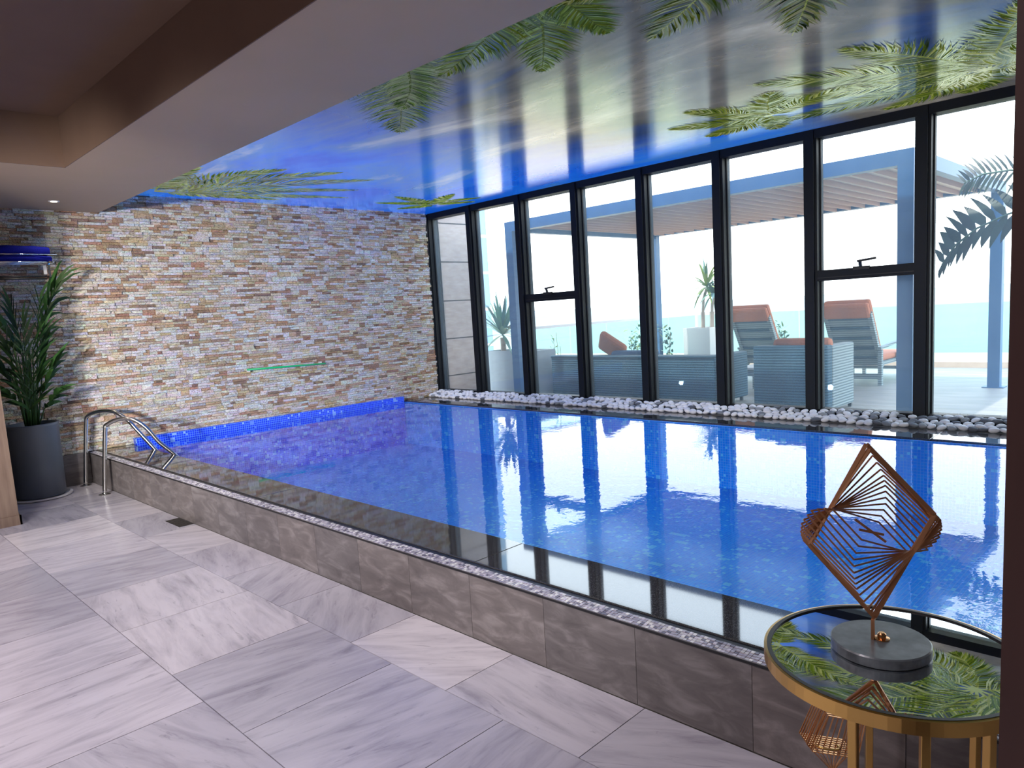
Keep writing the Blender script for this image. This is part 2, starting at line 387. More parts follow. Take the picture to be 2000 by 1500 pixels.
# ------------------------------------------------------------------ floor
fl = struct(B(XL-.1, XR, -4, Y0, -.12, -.022).build('floor', 'grout'), 'pale grey veined marble floor in front of the raised pool', 'floor')
TG = .002
def slab_mesh(w, d): return B(-w/2+TG, w/2-TG, -d/2+TG, d/2-TG, -.02, 0).build('marble_tile', 'marble', fl)
rows = [(1.81, 2.225, -1.588, .74), (1.085, 1.81, -1.973, .745)]
yy = 1.085; k = 0
while yy > -4:
    rows.append((max(yy-.725, -4), yy, (-2.35 if k % 2 == 0 else -1.973), .745)); yy -= .725; k += 1
cache = {}
for y0, y1, xa, pw in rows:
    n0 = int((XL-xa)/pw)-1
    x = xa+pw*n0
    while x < XR:
        a, b = max(x, XL), min(x+pw, XR)
        if b-a > .03:
            key = (round(b-a, 4), round(y1-y0, 4))
            if key in cache:
                o = cache[key].copy(); COL.objects.link(o); o.parent = fl
            else: o = cache[key] = slab_mesh(b-a, y1-y0)
            o.location = ((a+b)/2, (y0+y1)/2, 0)
        x += pw
# ------------------------------------------------------------------ stone wall (left in the photograph)
wl = struct(B(XL-.25, XL-.035, 1.2, 7.45, -.9, 3.3).build('wall_left', 'stonejoint'), 'wall clad in narrow split-face stone strips, cream to rust brown', 'wall')
PAL = [((.66, .61, .56), 30), ((.58, .50, .40), 22), ((.50, .40, .26), 13), ((.44, .29, .20), 12), ((.52, .50, .50), 16), ((.27, .19, .15), 5), ((.72, .69, .66), 12), ((.36, .22, .16), 5)]
bag = [c for c, w in PAL for _ in range(w)]
stones = []
def put(y0, y1, z0, z1):
    c = random.choice(bag); j = random.uniform(.82, 1.15); c = tuple(min(.95, q*1.55*j*random.uniform(.95, 1.05)) for q in c)
    d = random.choice((random.uniform(.002, .016), random.uniform(.012, .036)))
    dep = -.70*XL+.70*y0
    stones.append(((y1-y0)*(z1-z0)/dep**2, y0, y1, z0, z1, d, c))
CH = .0305
z = .345
yst = 1.2
row = 0
while z < 3.17:
    y = yst-random.uniform(0, .1); ztop = min(z+2*CH, 3.18)
    while y < 7.245:
        if random.random() < .22:
            L = random.uniform(.07, .2); put(y, min(y+L, 7.245), z, ztop); y += L
        else:
            L = random.uniform(.2, .5); e1 = min(y+L, 7.245)
            for q in (0, 1):
                yy = y; za = z+q*CH; zb = min(za+CH, ztop)
                if zb-za < .005: continue
                while yy < e1-.001:
                    l = random.uniform(.06, .21); yb = yy+l
                    if e1-yb < .05: yb = e1
                    put(yy, yb, za, zb); yy = yb
            y = e1
    z += 2*CH
stones.sort(key=lambda s: -s[0])
def stone(mb, s):
    _, y0, y1, z0, z1, d, c = s; g = .0014; x0 = XL-.04; i = len(mb.v); J = lambda: random.uniform(-.006, .006)
    xs = [XL-.03+d+J() for _ in range(4)]; xm = XL-.03+d+random.uniform(0, .012); ym = (y0+y1)/2+random.uniform(-.25, .25)*(y1-y0); zm = (z0+z1)/2+random.uniform(-.2, .2)*(z1-z0)
    P4 = [(y0+g, z0+g), (y1-g, z0+g), (y1-g, z1-g), (y0+g, z1-g)]
    mb.v += [Vector((x0, a, b)) for a, b in P4]+[Vector((xs[k], a, b)) for k, (a, b) in enumerate(P4)]+[Vector((xm, ym, zm))]
    for k in range(4):
        n1 = (k+1) % 4; mb.face((i+k, i+n1, i+4+n1, i+4+k), c); mb.face((i+4+k, i+4+n1, i+8), tuple(q*random.uniform(.9, 1.08) for q in c))
for s in stones[:300]:
    m = MB(); stone(m, s); m.build('stone', 'stone', wl)
m = MB()
for s in stones[300:]: stone(m, s)
o = m.build('stone_cladding', 'stone', wl); o['kind'] = 'stuff'
# skirting along the foot of the stone wall, left of the pool
sk = struct(B(XL-.035, XL+.015, 1.2, Y0, 0, .345).build('baseboard_left', 'walltile'), 'grey stone skirting under the stone wall', 'baseboard')

# wood clad wall at the left edge, wall behind, right wall
wp = struct(B(XL-.25, -7.50, -4, 1.27, 0, ZS).build('wall_wood', 'wood'), 'wood clad wall corner at the left edge', 'wall')
B(-7.50, -7.485, -4, 1.285, 0, .085).build('plinth', 'wood', wp); B(XL, -7.485, 1.27, 1.285, 0, .085).build('plinth', 'wood', wp)
struct(B(XL-.25, XR+.2, -4.15, -4, -.1, 3.6).build('wall_back', 'wallpaint'), 'plain wall behind the viewer', 'wall')
struct(B(XR+.02, XR+.22, -4, 7.45, -1.1, 3.6).build('wall_right', 'wallpaint'), 'plain wall at the right end of the pool', 'wall')
# ------------------------------------------------------------------ ceiling: soffit, tray, beam, printed stretch ceiling
struct(B(XL-.25, -6.667, -4, 2.6325, ZS, 3.5).build('ceiling_soffit', 'paint'), 'low beige soffit beside the stone wall', 'ceiling')
struct(B(-6.667, XR+.2, 1.773, 2.6325, ZS, 3.5).build('ceiling_beam', 'paint'), 'broad beige beam along the pool edge', 'ceiling')
struct(B(-6.667, XR+.2, -4, 1.773, 3.34, 3.5).build('ceiling_tray', 'brownpaint'), 'raised brown ceiling recess over the floor', 'ceiling')
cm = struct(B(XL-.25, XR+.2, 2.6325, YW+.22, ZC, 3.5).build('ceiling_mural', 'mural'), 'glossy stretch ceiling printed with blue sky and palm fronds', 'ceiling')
B(-6.667, XR, 1.766, 1.773, ZS, 3.34).build('tray_side', 'brownpaint', D.objects['ceiling_tray']); B(-6.667, -6.66, -4, 1.766, ZS, 3.34).build('tray_side', 'brownpaint', D.objects['ceiling_tray'])
# building mass above, seen only as shade
struct(B(XL-.8, XR+.6, -4.4, 7.55, 3.5, 3.8).build('ceiling_roof', 'extwall'), 'flat roof slab of the building', 'roof')

def frond2d(mb, c, ang, L, curve, wid, cols, zl, n=54, spine=(.22, .25, .07), wl=1.0):
    """a palm frond printed flat on the ceiling"""
    p = Vector((c[0], c[1], zl)); a = ang; step = L/n; pts = []
    for k in range(n+1):
        pts.append((p.copy(), a)); p = p+Vector((math.cos(a), math.sin(a), 0))*step; a += curve/n
    for k in range(n):
        (p0, a0), (p1, a1) = pts[k], pts[k+1]; w = .012*(1-k/n)+.002; s0 = Vector((-math.sin(a0), math.cos(a0), 0))*w
        mb.quad(p0-s0, p1-s0*.9, p1+s0*.9, p0+s0, spine)
        if k < 3: continue
        t = k/n; ll = wid*math.sin(math.pi*min(1, .12+t*.92))**.6*(1-.25*t)
        for sg in (-1, 1):
            for q in range(2):
                th = a0+sg*(1.15-.65*t+random.uniform(-.12, .12)); l_ = ll*random.uniform(.75, 1.1)
                b = p0.lerp(p1, q*.5+random.uniform(0, .3)); d = Vector((math.cos(th), math.sin(th), 0)); bend = th-sg*random.uniform(.05, .35)
                d2 = Vector((math.cos(bend), math.sin(bend), 0)); s_ = Vector((-d.y, d.x, 0)); ww = (.0065+.004*random.random())*wl
                mid = b+d*l_*.5; e_ = mid+d2*l_*.5; col = random.choice(cols)
                mb.quad(b-s_*ww*.5, mid-s_*ww, mid+s_*ww, b+s_*ww*.5, col); mb.tri(mid-s_*ww, e_, mid+s_*ww, col)
GREEN = [(.10, .15, .015), (.17, .22, .02), (.05, .09, .01), (.22, .25, .05), (.34, .36, .14), (.015, .03, .008), (.06, .10, .01)]
LEAFY = [(.05, .11, .015), (.09, .16, .02), (.03, .06, .01), (.16, .22, .04), (.02, .04, .01), (.24, .30, .08)]
MID = [tuple(q*.72 for q in c) for c in GREEN]
DIM = [tuple(q*.4 for q in c) for c in GREEN]
DARK = [(.03, .06, .02), (.06, .10, .03), (.10, .15, .05), (.02, .04, .015)]
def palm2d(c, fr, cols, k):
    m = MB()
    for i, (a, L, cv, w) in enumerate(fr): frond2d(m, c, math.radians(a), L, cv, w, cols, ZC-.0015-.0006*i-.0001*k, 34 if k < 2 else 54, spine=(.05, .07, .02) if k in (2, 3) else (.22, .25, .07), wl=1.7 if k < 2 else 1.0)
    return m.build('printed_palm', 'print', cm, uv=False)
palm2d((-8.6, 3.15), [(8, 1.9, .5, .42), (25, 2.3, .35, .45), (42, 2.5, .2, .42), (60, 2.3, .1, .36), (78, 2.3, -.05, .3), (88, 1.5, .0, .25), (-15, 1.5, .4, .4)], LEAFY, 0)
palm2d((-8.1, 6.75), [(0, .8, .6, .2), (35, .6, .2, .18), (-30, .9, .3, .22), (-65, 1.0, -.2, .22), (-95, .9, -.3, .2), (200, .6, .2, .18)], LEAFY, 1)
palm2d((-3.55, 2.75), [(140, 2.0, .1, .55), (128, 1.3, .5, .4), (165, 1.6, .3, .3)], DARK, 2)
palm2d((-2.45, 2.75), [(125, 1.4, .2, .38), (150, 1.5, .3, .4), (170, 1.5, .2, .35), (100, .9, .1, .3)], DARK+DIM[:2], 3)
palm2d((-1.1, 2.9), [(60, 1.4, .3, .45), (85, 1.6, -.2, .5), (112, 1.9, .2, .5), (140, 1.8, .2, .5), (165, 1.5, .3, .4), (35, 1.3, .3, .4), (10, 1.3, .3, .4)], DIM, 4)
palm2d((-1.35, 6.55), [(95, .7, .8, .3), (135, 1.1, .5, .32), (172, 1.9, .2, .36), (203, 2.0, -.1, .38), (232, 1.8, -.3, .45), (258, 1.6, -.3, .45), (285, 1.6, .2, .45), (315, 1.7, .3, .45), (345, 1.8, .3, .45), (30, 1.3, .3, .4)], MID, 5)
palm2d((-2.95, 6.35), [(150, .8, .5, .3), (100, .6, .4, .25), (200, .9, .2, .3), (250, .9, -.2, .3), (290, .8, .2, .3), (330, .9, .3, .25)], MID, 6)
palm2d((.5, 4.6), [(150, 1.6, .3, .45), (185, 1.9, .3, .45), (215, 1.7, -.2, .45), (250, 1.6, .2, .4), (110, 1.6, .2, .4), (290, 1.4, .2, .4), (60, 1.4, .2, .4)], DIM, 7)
# the one downlight in the frame
dl = thing('downlight', 'small lit recessed ceiling spotlight above the plant corner', 'ceiling light', (-8.306, 2.07, ZS))
MB().lathe([(.030, -.004), (.045, -.006), (.05, -.001), (.05, .0)], n=28).build('trim_ring', 'white', dl)
MB().lathe([(.028, -.0065), (.028, -.004)], n=24).build('lamp_face', 'lamp', dl)

# ------------------------------------------------------------------ the pool
pool = thing('swimming_pool', 'raised indoor pool with blue mosaic and black granite coping', 'pool', (0, 0, 0))
m = MB()
bx0, bx1, by0, by1, bz = -8.875, 1.3, YD+.012, YE-.012, -.30
i = 0
m.quad((bx0, by0, bz), (bx1, by0, bz), (bx1, by1, bz), (bx0, by1, bz))
m.quad((bx0, by0, bz), (bx0, by1, bz), (bx0, by1, .30), (bx0, by0, .30))
m.quad((bx1, by1, bz), (bx1, by0, bz), (bx1, by0, ZT-.012), (bx1, by1, ZT-.012))
m.quad((bx0, by1, bz), (bx1, by1, bz), (bx1, by1, .34), (bx0, by1, .34))
m.quad((bx1, by0, bz), (bx0, by0, bz), (bx0, by0, .325), (bx1, by0, .325))
m.build('basin', 'pool', pool)
B(-8.88, -8.815, YD, 6.49, -.6, .423).build('waterline_band', 'band', pool)
m = MB(); m.quad((-8.815, YD, ZW), (1.3, YD, ZW), (1.3, YE, ZW), (-8.815, YE, ZW)); m.build('water', 'water', pool)
# concrete core, facing tiles, mosaic strip, granite slabs
m = B(XL+.016, XR, Y0+.012, YD+.01, -.1, .325); m.build('pool_wall_core', 'grout', pool)
x = -1.13+.4925*6
first = {}
while x > XL+.02:
    a, b = max(x-.4925, XL+.016), min(x, XR-.002)
    if b-a > .02:
        key = round(b-a, 4)
        if key in first: o = first[key].copy(); COL.objects.link(o); o.parent = pool
        else: o = first[key] = B(-(b-a)/2+.001, (b-a)/2-.001, 0, .012, 0, .335).build('facing_tile', 'walltile', pool)
        o.location = ((a+b)/2, Y0, .004)
    x -= .4925
m = MB(); t = .0155; SIL = [(.52, .52, .54), (.36, .35, .41), (.72, .72, .71), (.28, .27, .33), (.14, .13, .17), (.55, .52, .6), (.36, .34, .40)]
xx = XL+.02
while xx < XR-.01:
    for r in range(4):
        yb = Y0+.006+r*t; zb = .338+.0022*r
        m.box(xx+.0008, xx+t-.0008, yb, yb+t-.0016, zb-.006, zb+random.uniform(.001, .003), random.choice(SIL))
    xx += t
o = m.build('mosaic_strip', 'mosaic', pool, uv=False); o['kind'] = 'stuff'; o['label'] = 'narrow strip of silver white mosaic'
B(XL+.016, XR-.002, Y0-.003, Y0+.006, .329, .338).build('edge_trim', 'black', pool)
B(XL+.016, XR-.002, Y0+.069, YC, .325, .339).build('shadow_gap_strip', 'black', pool)  # black strip standing in for the shadow gap beside the granite
edges = [XL+.016, -7.48, -5.08, -2.682, -.28, XR-.002]
for a, b in zip(edges, edges[1:]):
    B(a+.0012, b-.0012, YC, YD, .325, ZT).build('coping_slab', 'granite', pool, bevel=.003)
edges = [-8.86, -6.5, -4.1, -1.7, .7, XR-.002]
for a, b in zip(edges, edges[1:]):
    B(a+.0012, b-.0012, YE, YF, .33, .357).build('coping_slab', 'granite', pool, bevel=.003)
B(-8.88, XR-.002, YE+.01, YF-.02, -.85, .33).build('rear_wall_core', 'pool', pool)
B(-8.88, XR-.002, YF-.02, YW+.19, -.3, .345).build('pebble_tray', 'grout', pool)
B(1.3, XR-.002, YD, YE, .30, ZT).build('coping_slab', 'granite', pool)

# steps below the water and handrails
lad = thing('pool_ladder', 'pair of curved stainless steel pool handrails over the pool wall', 'pool ladder', (-8.3, 2.12, 0))
def rail(bx, by, ex, ey, top):
    P0 = Vector((bx, by, 0)); E_ = Vector((ex, ey, ZT)); pts = [P0, P0.lerp(Vector((bx, by+.03, .3)), 1), Vector((bx+.0, by+.06, .62))]
    # arch
    a = Vector((bx+(ex-bx)*.05, by+.09, .70)); arch = []
    c = [Vector((bx+(ex-bx)*.02, by+.08, .66)), Vector((bx+(ex-bx)*.06, by+.10, top-.045)), Vector((bx+(ex-bx)*.26, by+.19, top)), Vector((bx+(ex-bx)*.5, by+.30, top-.015)), Vector((bx+(ex-bx)*.68, by+.39, top-.11)), Vector((bx+(ex-bx)*.84, by+.48, top-.27)), E_, Vector((ex+.1*(ex-bx), ey+.09, .16)), Vector((ex+.12*(ex-bx), ey+.11, -.27))]
    ctrl = [P0, Vector((bx, by+.04, .35))]+c
    out = []
    for k in range(len(ctrl)-1):   # Catmull-Rom
        p0, p1, p2, p3 = ctrl[max(k-1, 0)], ctrl[k], ctrl[k+1], ctrl[min(k+2, len(ctrl)-1)]
        for q in range(6):
            t_ = q/6; out.append(.5*((2*p1)+(p2-p0)*t_+(2*p0-5*p1+4*p2-p3)*t_*t_+(3*p1-p0-3*p2+p3)*t_**3))
    out.append(ctrl[-1]); return out
inv = Vector((-8.3, 2.12, 0))
for bx, by, ex, ey, tp in ((-8.76, 2.12, -8.247, 2.70, .80), (-8.065, 2.11, -7.69, 2.70, .755)):
    pts = [p-inv for p in rail(bx, by, ex, ey, tp)]
    h_ = MB().tube(pts, .021, 14).build('handrail', 'steel', lad, smooth=True)
    MB().lathe([(.055, 0.0005), (.055, .006), (.03, .014), (.022, .02)], (bx-inv.x, by-inv.y, 0), 28).build('floor_flange', 'steel', lad, smooth=False)
for zz in (.08, -.14):
    MB().bar((-8.19-inv.x, 2.82-inv.y, zz), (-7.62-inv.x, 2.82-inv.y, zz), .07, .02).build('step', 'steel', lad)

# floor drain
dr = thing('floor_drain', 'dark square drain grate set in the floor by the pool wall', 'drain', (-6.24, 2.165, 0))
B(-.16, .16, -.06, .055, -.018, .0012).build('grate_plate', 'black', dr)
for k in range(9): B(-.15+k*.035, -.135+k*.035, -.05, .045, .0012, .003).build('grate_bar', P('dark_iron', (.05, .045, .04), .5).m if k == 0 else D.materials['dark_iron'], dr)

# ------------------------------------------------------------------ window wall
MX = [-9.025+.9965*k for k in range(11)]
MW, MD = .13, .19
for k, x in enumerate(MX):
    mb = MB(); x0 = max(x, XL-.03) if k == 0 else x
    w0 = x+MW
    # stepped profile: slim nose, wider body, glazing bead
    mb.box(x0+.022, w0-.022, YW, YW+.05, .33, 3.16)
    mb.box(x0, w0, YW+.028, YW+MD, .33, 3.16)
    o = mb.build('trim_%d' % (k+1), 'frame'); struct(o, 'black metal window post, number %d from the stone wall' % (k+1), 'window post')
    B(w0, w0+.012, YW+.10, YW+.15, .40, 3.12).build('glazing_bead', 'frame', o)
struct(B(XL, XR, YW+.02, YW+MD, 3.085, 3.17).build('trim_12', 'frame'), 'black head rail over the windows', 'window frame')
struct(B(XL, XR, YW+.04, YW+MD, .345, .435).build('trim_13', 'frame'), 'black sill rail behind the pebbles', 'window frame')
struct(B(XL-.25, XR+.2, YW+.2, YW+.3, -.3, .12).build('wall_far', 'extwall'), 'low outer wall under the windows', 'wall')
for k in range(10):
    a, b = MX[k]+MW, MX[k+1]
    if k == 0: a = MX[0]+MW
    w = D.objects.new('window_%d' % (k+1), None); COL.objects.link(w); w.location = ((a+b)/2, YW+.12, .44); struct(w, 'tall clear window pane, bay %d from the stone wall' % (k+1), 'window')
    hw = (b-a)/2
    if k in (2, 6):
        z1 = 1.765-.44
        B(-hw, hw, -.002, .004, 0, z1-.05).build('pane', 'glass', w, uv=False); B(-hw, hw, -.002, .004, z1+.05, 2.65).build('pane', 'glass', w, uv=False)
        tr = B(-hw, hw, -.09, .05, z1-.052, z1+.052).build('transom', 'frame', w)
        B(-hw, hw, -.097, -.09, z1-.025, z1-.018).build('seal_line', 'black', tr)
        hd = MB().box(-.09, .06, -.115, -.09, z1+.03, z1+.062).build('window_handle', 'black', w)
        mbh = MB(); mbh.bar((-.02, -.11, z1+.06), (-.02, -.125, z1+.105), .026, .02); mbh.bar((-.045, -.125, z1+.11), (.125, -.135, z1+.125), .02, .02)
        mbh.build('lever', 'black', hd)
    else:
        B(-hw, hw, -.002, .004, 0, 2.65).build('pane', 'glass', w, uv=False)

# ------------------------------------------------------------------ pebbles in the tray
def pebble_mesh():
    mb = MB(); n1, n2 = 5, 8; jit = [random.uniform(.86, 1.12) for _ in range(n2)]
    top = len(mb.v); mb.v.append(Vector((0, 0, 1)))
    for i_ in range(1, n1):
        th = math.pi*i_/n1
        for j in range(n2):
            a = 2*math.pi*j/n2; r = math.sin(th)*jit[j]; mb.v.append(Vector((r*math.cos(a), r*math.sin(a), math.cos(th))))
    bot = len(mb.v); mb.v.append(Vector((0, 0, -1)))
    for j in range(n2):
        mb.face((0, 1+j, 1+(j+1) % n2)); mb.face((bot, bot-n2+(j+1) % n2, bot-n2+j))
    for i_ in range(n1-2):
        for j in range(n2):
            a = 1+i_*n2; mb.face((a+j, a+n2+j, a+n2+(j+1) % n2, a+(j+1) % n2))
    return mb
WHITE = [(.90, .90, .92), (.84, .84, .88), (.94, .94, .95)]; GREY = [(.22, .24, .27), (.12, .13, .15), (.32, .34, .36)]
protoW, protoG = [], []
for c in WHITE*2:
    mb = pebble_mesh(); mb.c = [c]*len(mb.f); o = mb.build('pebble', 'pebble', None, True, uv=False); protoW.append(o)
for c in GREY:
    mb = pebble_mesh(); mb.c = [c]*len(mb.f); o = mb.build('pebble', 'pebble', None, True, uv=False); protoG.append(o)
PB = []
for (y, zb, hh, stp) in ((6.975, .357, .024, .078), (7.045, .36, .03, .08), (7.11, .372, .032, .082), (7.175, .388, .034, .082), (7.235, .398, .034, .085)):
    x = XL+.06+random.uniform(0, .05)
    while x < XR-.05:
        yj = y+random.uniform(-.014, .014); yj = max(yj, 6.965)
        bay = min(abs(x-(q+MW/2)) for q in MX)
        rx, ry = random.uniform(.038, .052), random.uniform(.030, .038)
        if not (yj > 7.19 and bay < .12): PB.append((x, yj, zb+hh*.8+random.uniform(-.004, .008), rx, ry, random.uniform(.018, .026)))
        x += stp*random.uniform(.9, 1.12)
PB = [p for p in PB if p[0] < XR-.08]
vis = sorted([p for p in PB if p[0] < -1.25], key=lambda p: -(p[3]*p[5])/((-.70*p[0]+.70*p[1])**2))
ind = vis[:300]; rest = vis[300:]+[p for p in PB if p[0] >= -1.25]
def darkp(p): return random.random() < (.16 if p[0] < -2.5 else .34)
used = set()
for p in ind:
    dk = darkp(p); src = random.choice(protoG if dk else protoW)
    if src.name in used: o = src.copy(); COL.objects.link(o)
    else: o = src; used.add(src.name)
    o.location = p[:3]; o.scale = p[3:]; o.rotation_euler = (random.uniform(-.3, .3), random.uniform(-.3, .3), random.uniform(-.5, .5))
    tag(o, 'smooth dark grey pebble lying among the white pebbles by the windows' if dk else 'smooth white pebble in the strip along the windows', 'pebble', 'dark pebbles in the window strip' if dk else 'white pebbles in the window strip')
for o in protoW+protoG:
    if o.name not in used: D.objects.remove(o)
m = MB()
for p in rest:
    dk = darkp(p); src = pebble_mesh(); c = random.choice(GREY if dk else WHITE); i0 = len(m.v)
    Mx = Matrix.Translation(p[:3]) @ Matrix.Rotation(random.uniform(-.5, .5), 4, 'Z') @ Matrix.Diagonal((p[3], p[4], p[5], 1))
    m.v += [Mx @ v for v in src.v]
    for f in src.f: m.face(tuple(i0+q for q in f), c)
tag(m.build('pebble_fill', 'pebble', None, True, uv=False), 'more small white and grey pebbles filling the strip by the windows', 'pebbles', kind='stuff')

# ------------------------------------------------------------------ plant in grey pot
px_, py_ = -8.60, 1.675
pot = thing('potted_palm', 'kentia palm in a tall grey cylindrical pot beside the stone wall', 'plant', (px_, py_, 0))
MB().lathe([(.205, .018), (.222, .03), (.232, .74), (.238, .765), (.222, .765), (.215, .72), (.20, .715)], n=48).build('pot', 'potpaint', pot, smooth=False)
for f in D.objects['pot'].data.polygons: f.use_smooth = abs(f.normal.z) < .5
MB().lathe([(.212, .70), (.212, .722)], n=40).build('soil', 'soil', pot)
MB().lathe([(.25, 0.001), (.275, .008), (.28, .024), (.262, .024), (.25, .012)], n=40).build('saucer', 'white', pot)
LG = [(.025, .075, .02), (.035, .10, .025), (.018, .055, .018), (.05, .13, .03)]
def kfrond(base, elbow, tip, nl, L, droop, parent, w=.05):
    base, elbow, tip = Vector(base), Vector(elbow), Vector(tip)
    fr = MB().tube([base, base.lerp(elbow, .5)+Vector((0, 0, .0)), elbow, elbow.lerp(tip, .5)+Vector((0, 0, .03)), tip], [.008, .007, .006, .004, .002], 6, (.04, .10, .03)).build('frond', 'leaf', parent, True, uv=False)
    d = (tip-elbow); ln = d.length; d.normalize(); side = d.cross(Vector((0, 0, 1))).normalized()
    if side.length < .1: side = Vector((0, 1, 0))
    for k in range(nl):
        t_ = (k+.3)/nl; p = elbow.lerp(tip, t_)+Vector((0, 0, .03*math.sin(math.pi*t_)))
        for sg in (-1, 1):
            dd = d*(.75+.5*t_)+side*sg*(.75-.35*t_)+Vector((0, 0, random.uniform(-.05, .3))); l_ = L*(1-.35*abs(t_-.45)*2)*random.uniform(.85, 1.1)
            wd = dd.normalized().cross(Vector((0, 0, 1)))*.7+Vector((0, 0, .75*sg))
            MB().blade(p, dd, l_, w*random.uniform(.8, 1.1), droop*random.uniform(.7, 1.3), wd, 4, random.choice(LG)).build('leaflet', 'leaf', fr, uv=False)
def V(y, z, dx=0): return (dx, y-py_, z)       # world y, height -> local
kf = [((.0, .02, .72), V(1.88, 1.72, .05), V(2.02, 2.13, .15), 5, .56, 1.3), ((.02, .04, .72), V(1.80, 1.55, .1), V(1.86, 2.02, .18), 5, .50, 1.2),
      ((0, -.03, .72), V(1.66, 1.45, .1), V(1.50, 1.85, .1), 5, .5, 1.3), ((.02, .03, .72), V(1.77, 1.05, .12), V(1.95, 1.42, .2), 5, .32, .8),
      ((.0, -.05, .72), V(1.58, 1.1, .1), V(1.42, 1.45, .12), 5, .34, 1.0), ((.03, .05, .72), V(1.78, .9, .1), V(1.93, 1.08, .22), 4, .25, 1.1),
      ((.02, -.05, .72), V(1.6, .95, .1), V(1.45, 1.12, .16), 4, .26, .9), ((.05, 0, .72), V(1.70, 1.15, .22), V(1.72, 1.60, .34), 6, .36, .6),
      ((-.02, .0, .72), V(1.70, 1.5, -.05), V(1.66, 1.98, -.08), 6, .34, .7), ((.05, .02, .72), V(1.70, .95, .15), V(1.73, 1.30, .28), 5, .34, .5)]
kf += [((.04, .02, .72), V(1.75, 1.25, .2), V(1.84, 1.75, .3), 6, .36, .7), ((.03, -.03, .72), V(1.62, 1.2, .15), V(1.52, 1.62, .22), 6, .36, .8),
      ((.0, .0, .72), V(1.68, 1.3, .1), V(1.70, 1.85, .12), 6, .34, .5), ((.02, .05, .72), V(1.80, 1.2, .08), V(1.90, 1.62, .1), 5, .30, .9), ((.05, -.02, .72), V(1.64, .9, .2), V(1.60, 1.2, .3), 5, .30, .8)]
for a in kf: kfrond(*a, pot)
for q in range(16):
    a = q*2.4; r_ = .02+.035*random.random(); MB().tube([(r_*math.cos(a), r_*math.sin(a), .72), (1.6*r_*math.cos(a), 1.6*r_*math.sin(a), 1.05), (2.6*r_*math.cos(a), 2.6*r_*math.sin(a), 1.35+.25*random.random())], [.012, .010, .005], 6, random.choice([(.04, .12, .02), (.06, .15, .03), (.03, .09, .02)])).build('stem', 'leaf', pot, True, uv=False)

# ------------------------------------------------------------------ towel rack
rk = thing('towel_rack', 'chrome wall rack on the stone wall at the left edge', 'towel rack', (-8.86, 1.6, 2.38))
X0_ = -8.86
def L3(x, y, z): return (x-X0_, y-1.6, z-2.38)
for xx_ in (-8.82, -8.73, -8.64, -8.55): MB().tube([L3(xx_, 1.32, 2.38), L3(xx_, 2.06, 2.38)], .006, 8).build('rod', 'chrome', rk, True)
MB().tube([L3(-8.54, 1.32, 2.455), L3(-8.54, 2.09, 2.455)], .005, 8).build('guard_rail', 'chrome', rk, True)
for zz in (2.24, 2.215): MB().tube([L3(-8.6, 1.32, zz), L3(-8.6, 1.99, zz)], .008, 8).build('hanging_bar', 'black', rk, True)
MB().bar(L3(-8.86, 2.02, 2.30), L3(-8.54, 2.02, 2.38), .015, .02).bar(L3(-8.6, 2.02, 2.38), L3(-8.6, 2.02, 2.22), .015, .015).bar(L3(-8.86, 2.04, 2.38), L3(-8.54, 2.04, 2.38), .012, .012).build('bracket', 'chrome', rk)
B(.24, .25, 1.97-1.6, 2.0-1.6, -.12, -.03).build('tag_plate', 'white', rk)
for n_, (z0, z1, yo, lb) in enumerate(((2.388, 2.45, 0, 'lower folded dark blue towel on the chrome wall rack'), (2.452, 2.545, -.01, 'upper folded dark blue towel on the chrome wall rack'))):
    mb = MB(); nseg = 10; ys = [1.33+yo+(2.05-1.33)*q/nseg for q in range(nseg+1)]; prof = [(-8.84, 0), (-8.56, 0), (-8.545, .25), (-8.545, .75), (-8.57, 1), (-8.83, 1)]
    for q, y in enumerate(ys):
        en = 0 if q < nseg-1 else .012
        for xq, tq in prof: mb.v.append(Vector(L3(xq-en, y, z0+(z1-z0)*tq*(1-.12*(q/nseg)**3)+.003*math.sin(q*2.1+tq*3)*(tq > .5))))
    for q in range(nseg):
        for j in range(6): a_ = q*6+j; b_ = q*6+(j+1) % 6; mb.face((a_, b_, b_+6, a_+6))
    mb.face(tuple(reversed(range(6)))); mb.face(tuple(range(nseg*6, nseg*6+6)))
    o = mb.build('towel', 'towel', None, True, loc=(X0_, 1.6, 2.38)); tag(o, lb, 'towel', 'blue towels on the rack')
    s_ = o.modifiers.new('b', 'BEVEL'); s_.width = .012; s_.segments = 3

# green rod on the stone wall
gr = thing('green_rod', 'thin bright green rod fixed level on the stone wall above the pool', 'rod', (-8.85, 4.66, 1.055))
MB().tube([(.02, -.56, .014), (.02, .56, -.012)], .012, 10).build('rod_body', 'green', gr, True)
for yy in (-.53, .5): B(-.04, .012, yy-.012, yy+.012, -.02, .02).build('clip', 'white', gr)

# ------------------------------------------------------------------ mirror table, sculpture
tx, ty, TZ = -.543, 1.791, .72
tb = thing('side_table', 'round brass table with mirrored top beside the pool wall', 'table', (tx, ty, 0))
MB().lathe([(.278, TZ-.008), (.278, TZ)], n=72).build('mirror_top', 'mirror', tb)
MB().lathe([(.288, TZ-.001), (.289, TZ+.004), (.279, TZ+.004), (.279, TZ-.004), (.288, TZ-.004), (.288, TZ-.001)], n=72).build('black_bezel', 'black', tb)
mb = MB(); ro, ri = .296, .281; prof = [(ri, TZ-.03), (ro, TZ-.03), (ro, TZ+.002), (.289, TZ+.003), (.289, TZ-.01), (ri, TZ-.012)]
n = 72
for r_, z_ in prof:
    for j in range(n): a = 2*math.pi*j/n; mb.v.append(Vector((r_*math.cos(a), r_*math.sin(a), z_)))
for q in range(6):
    for j in range(n): a_ = q*n; b_ = ((q+1) % 6)*n; mb.face((a_+j, a_+(j+1) % n, b_+(j+1) % n, b_+j))
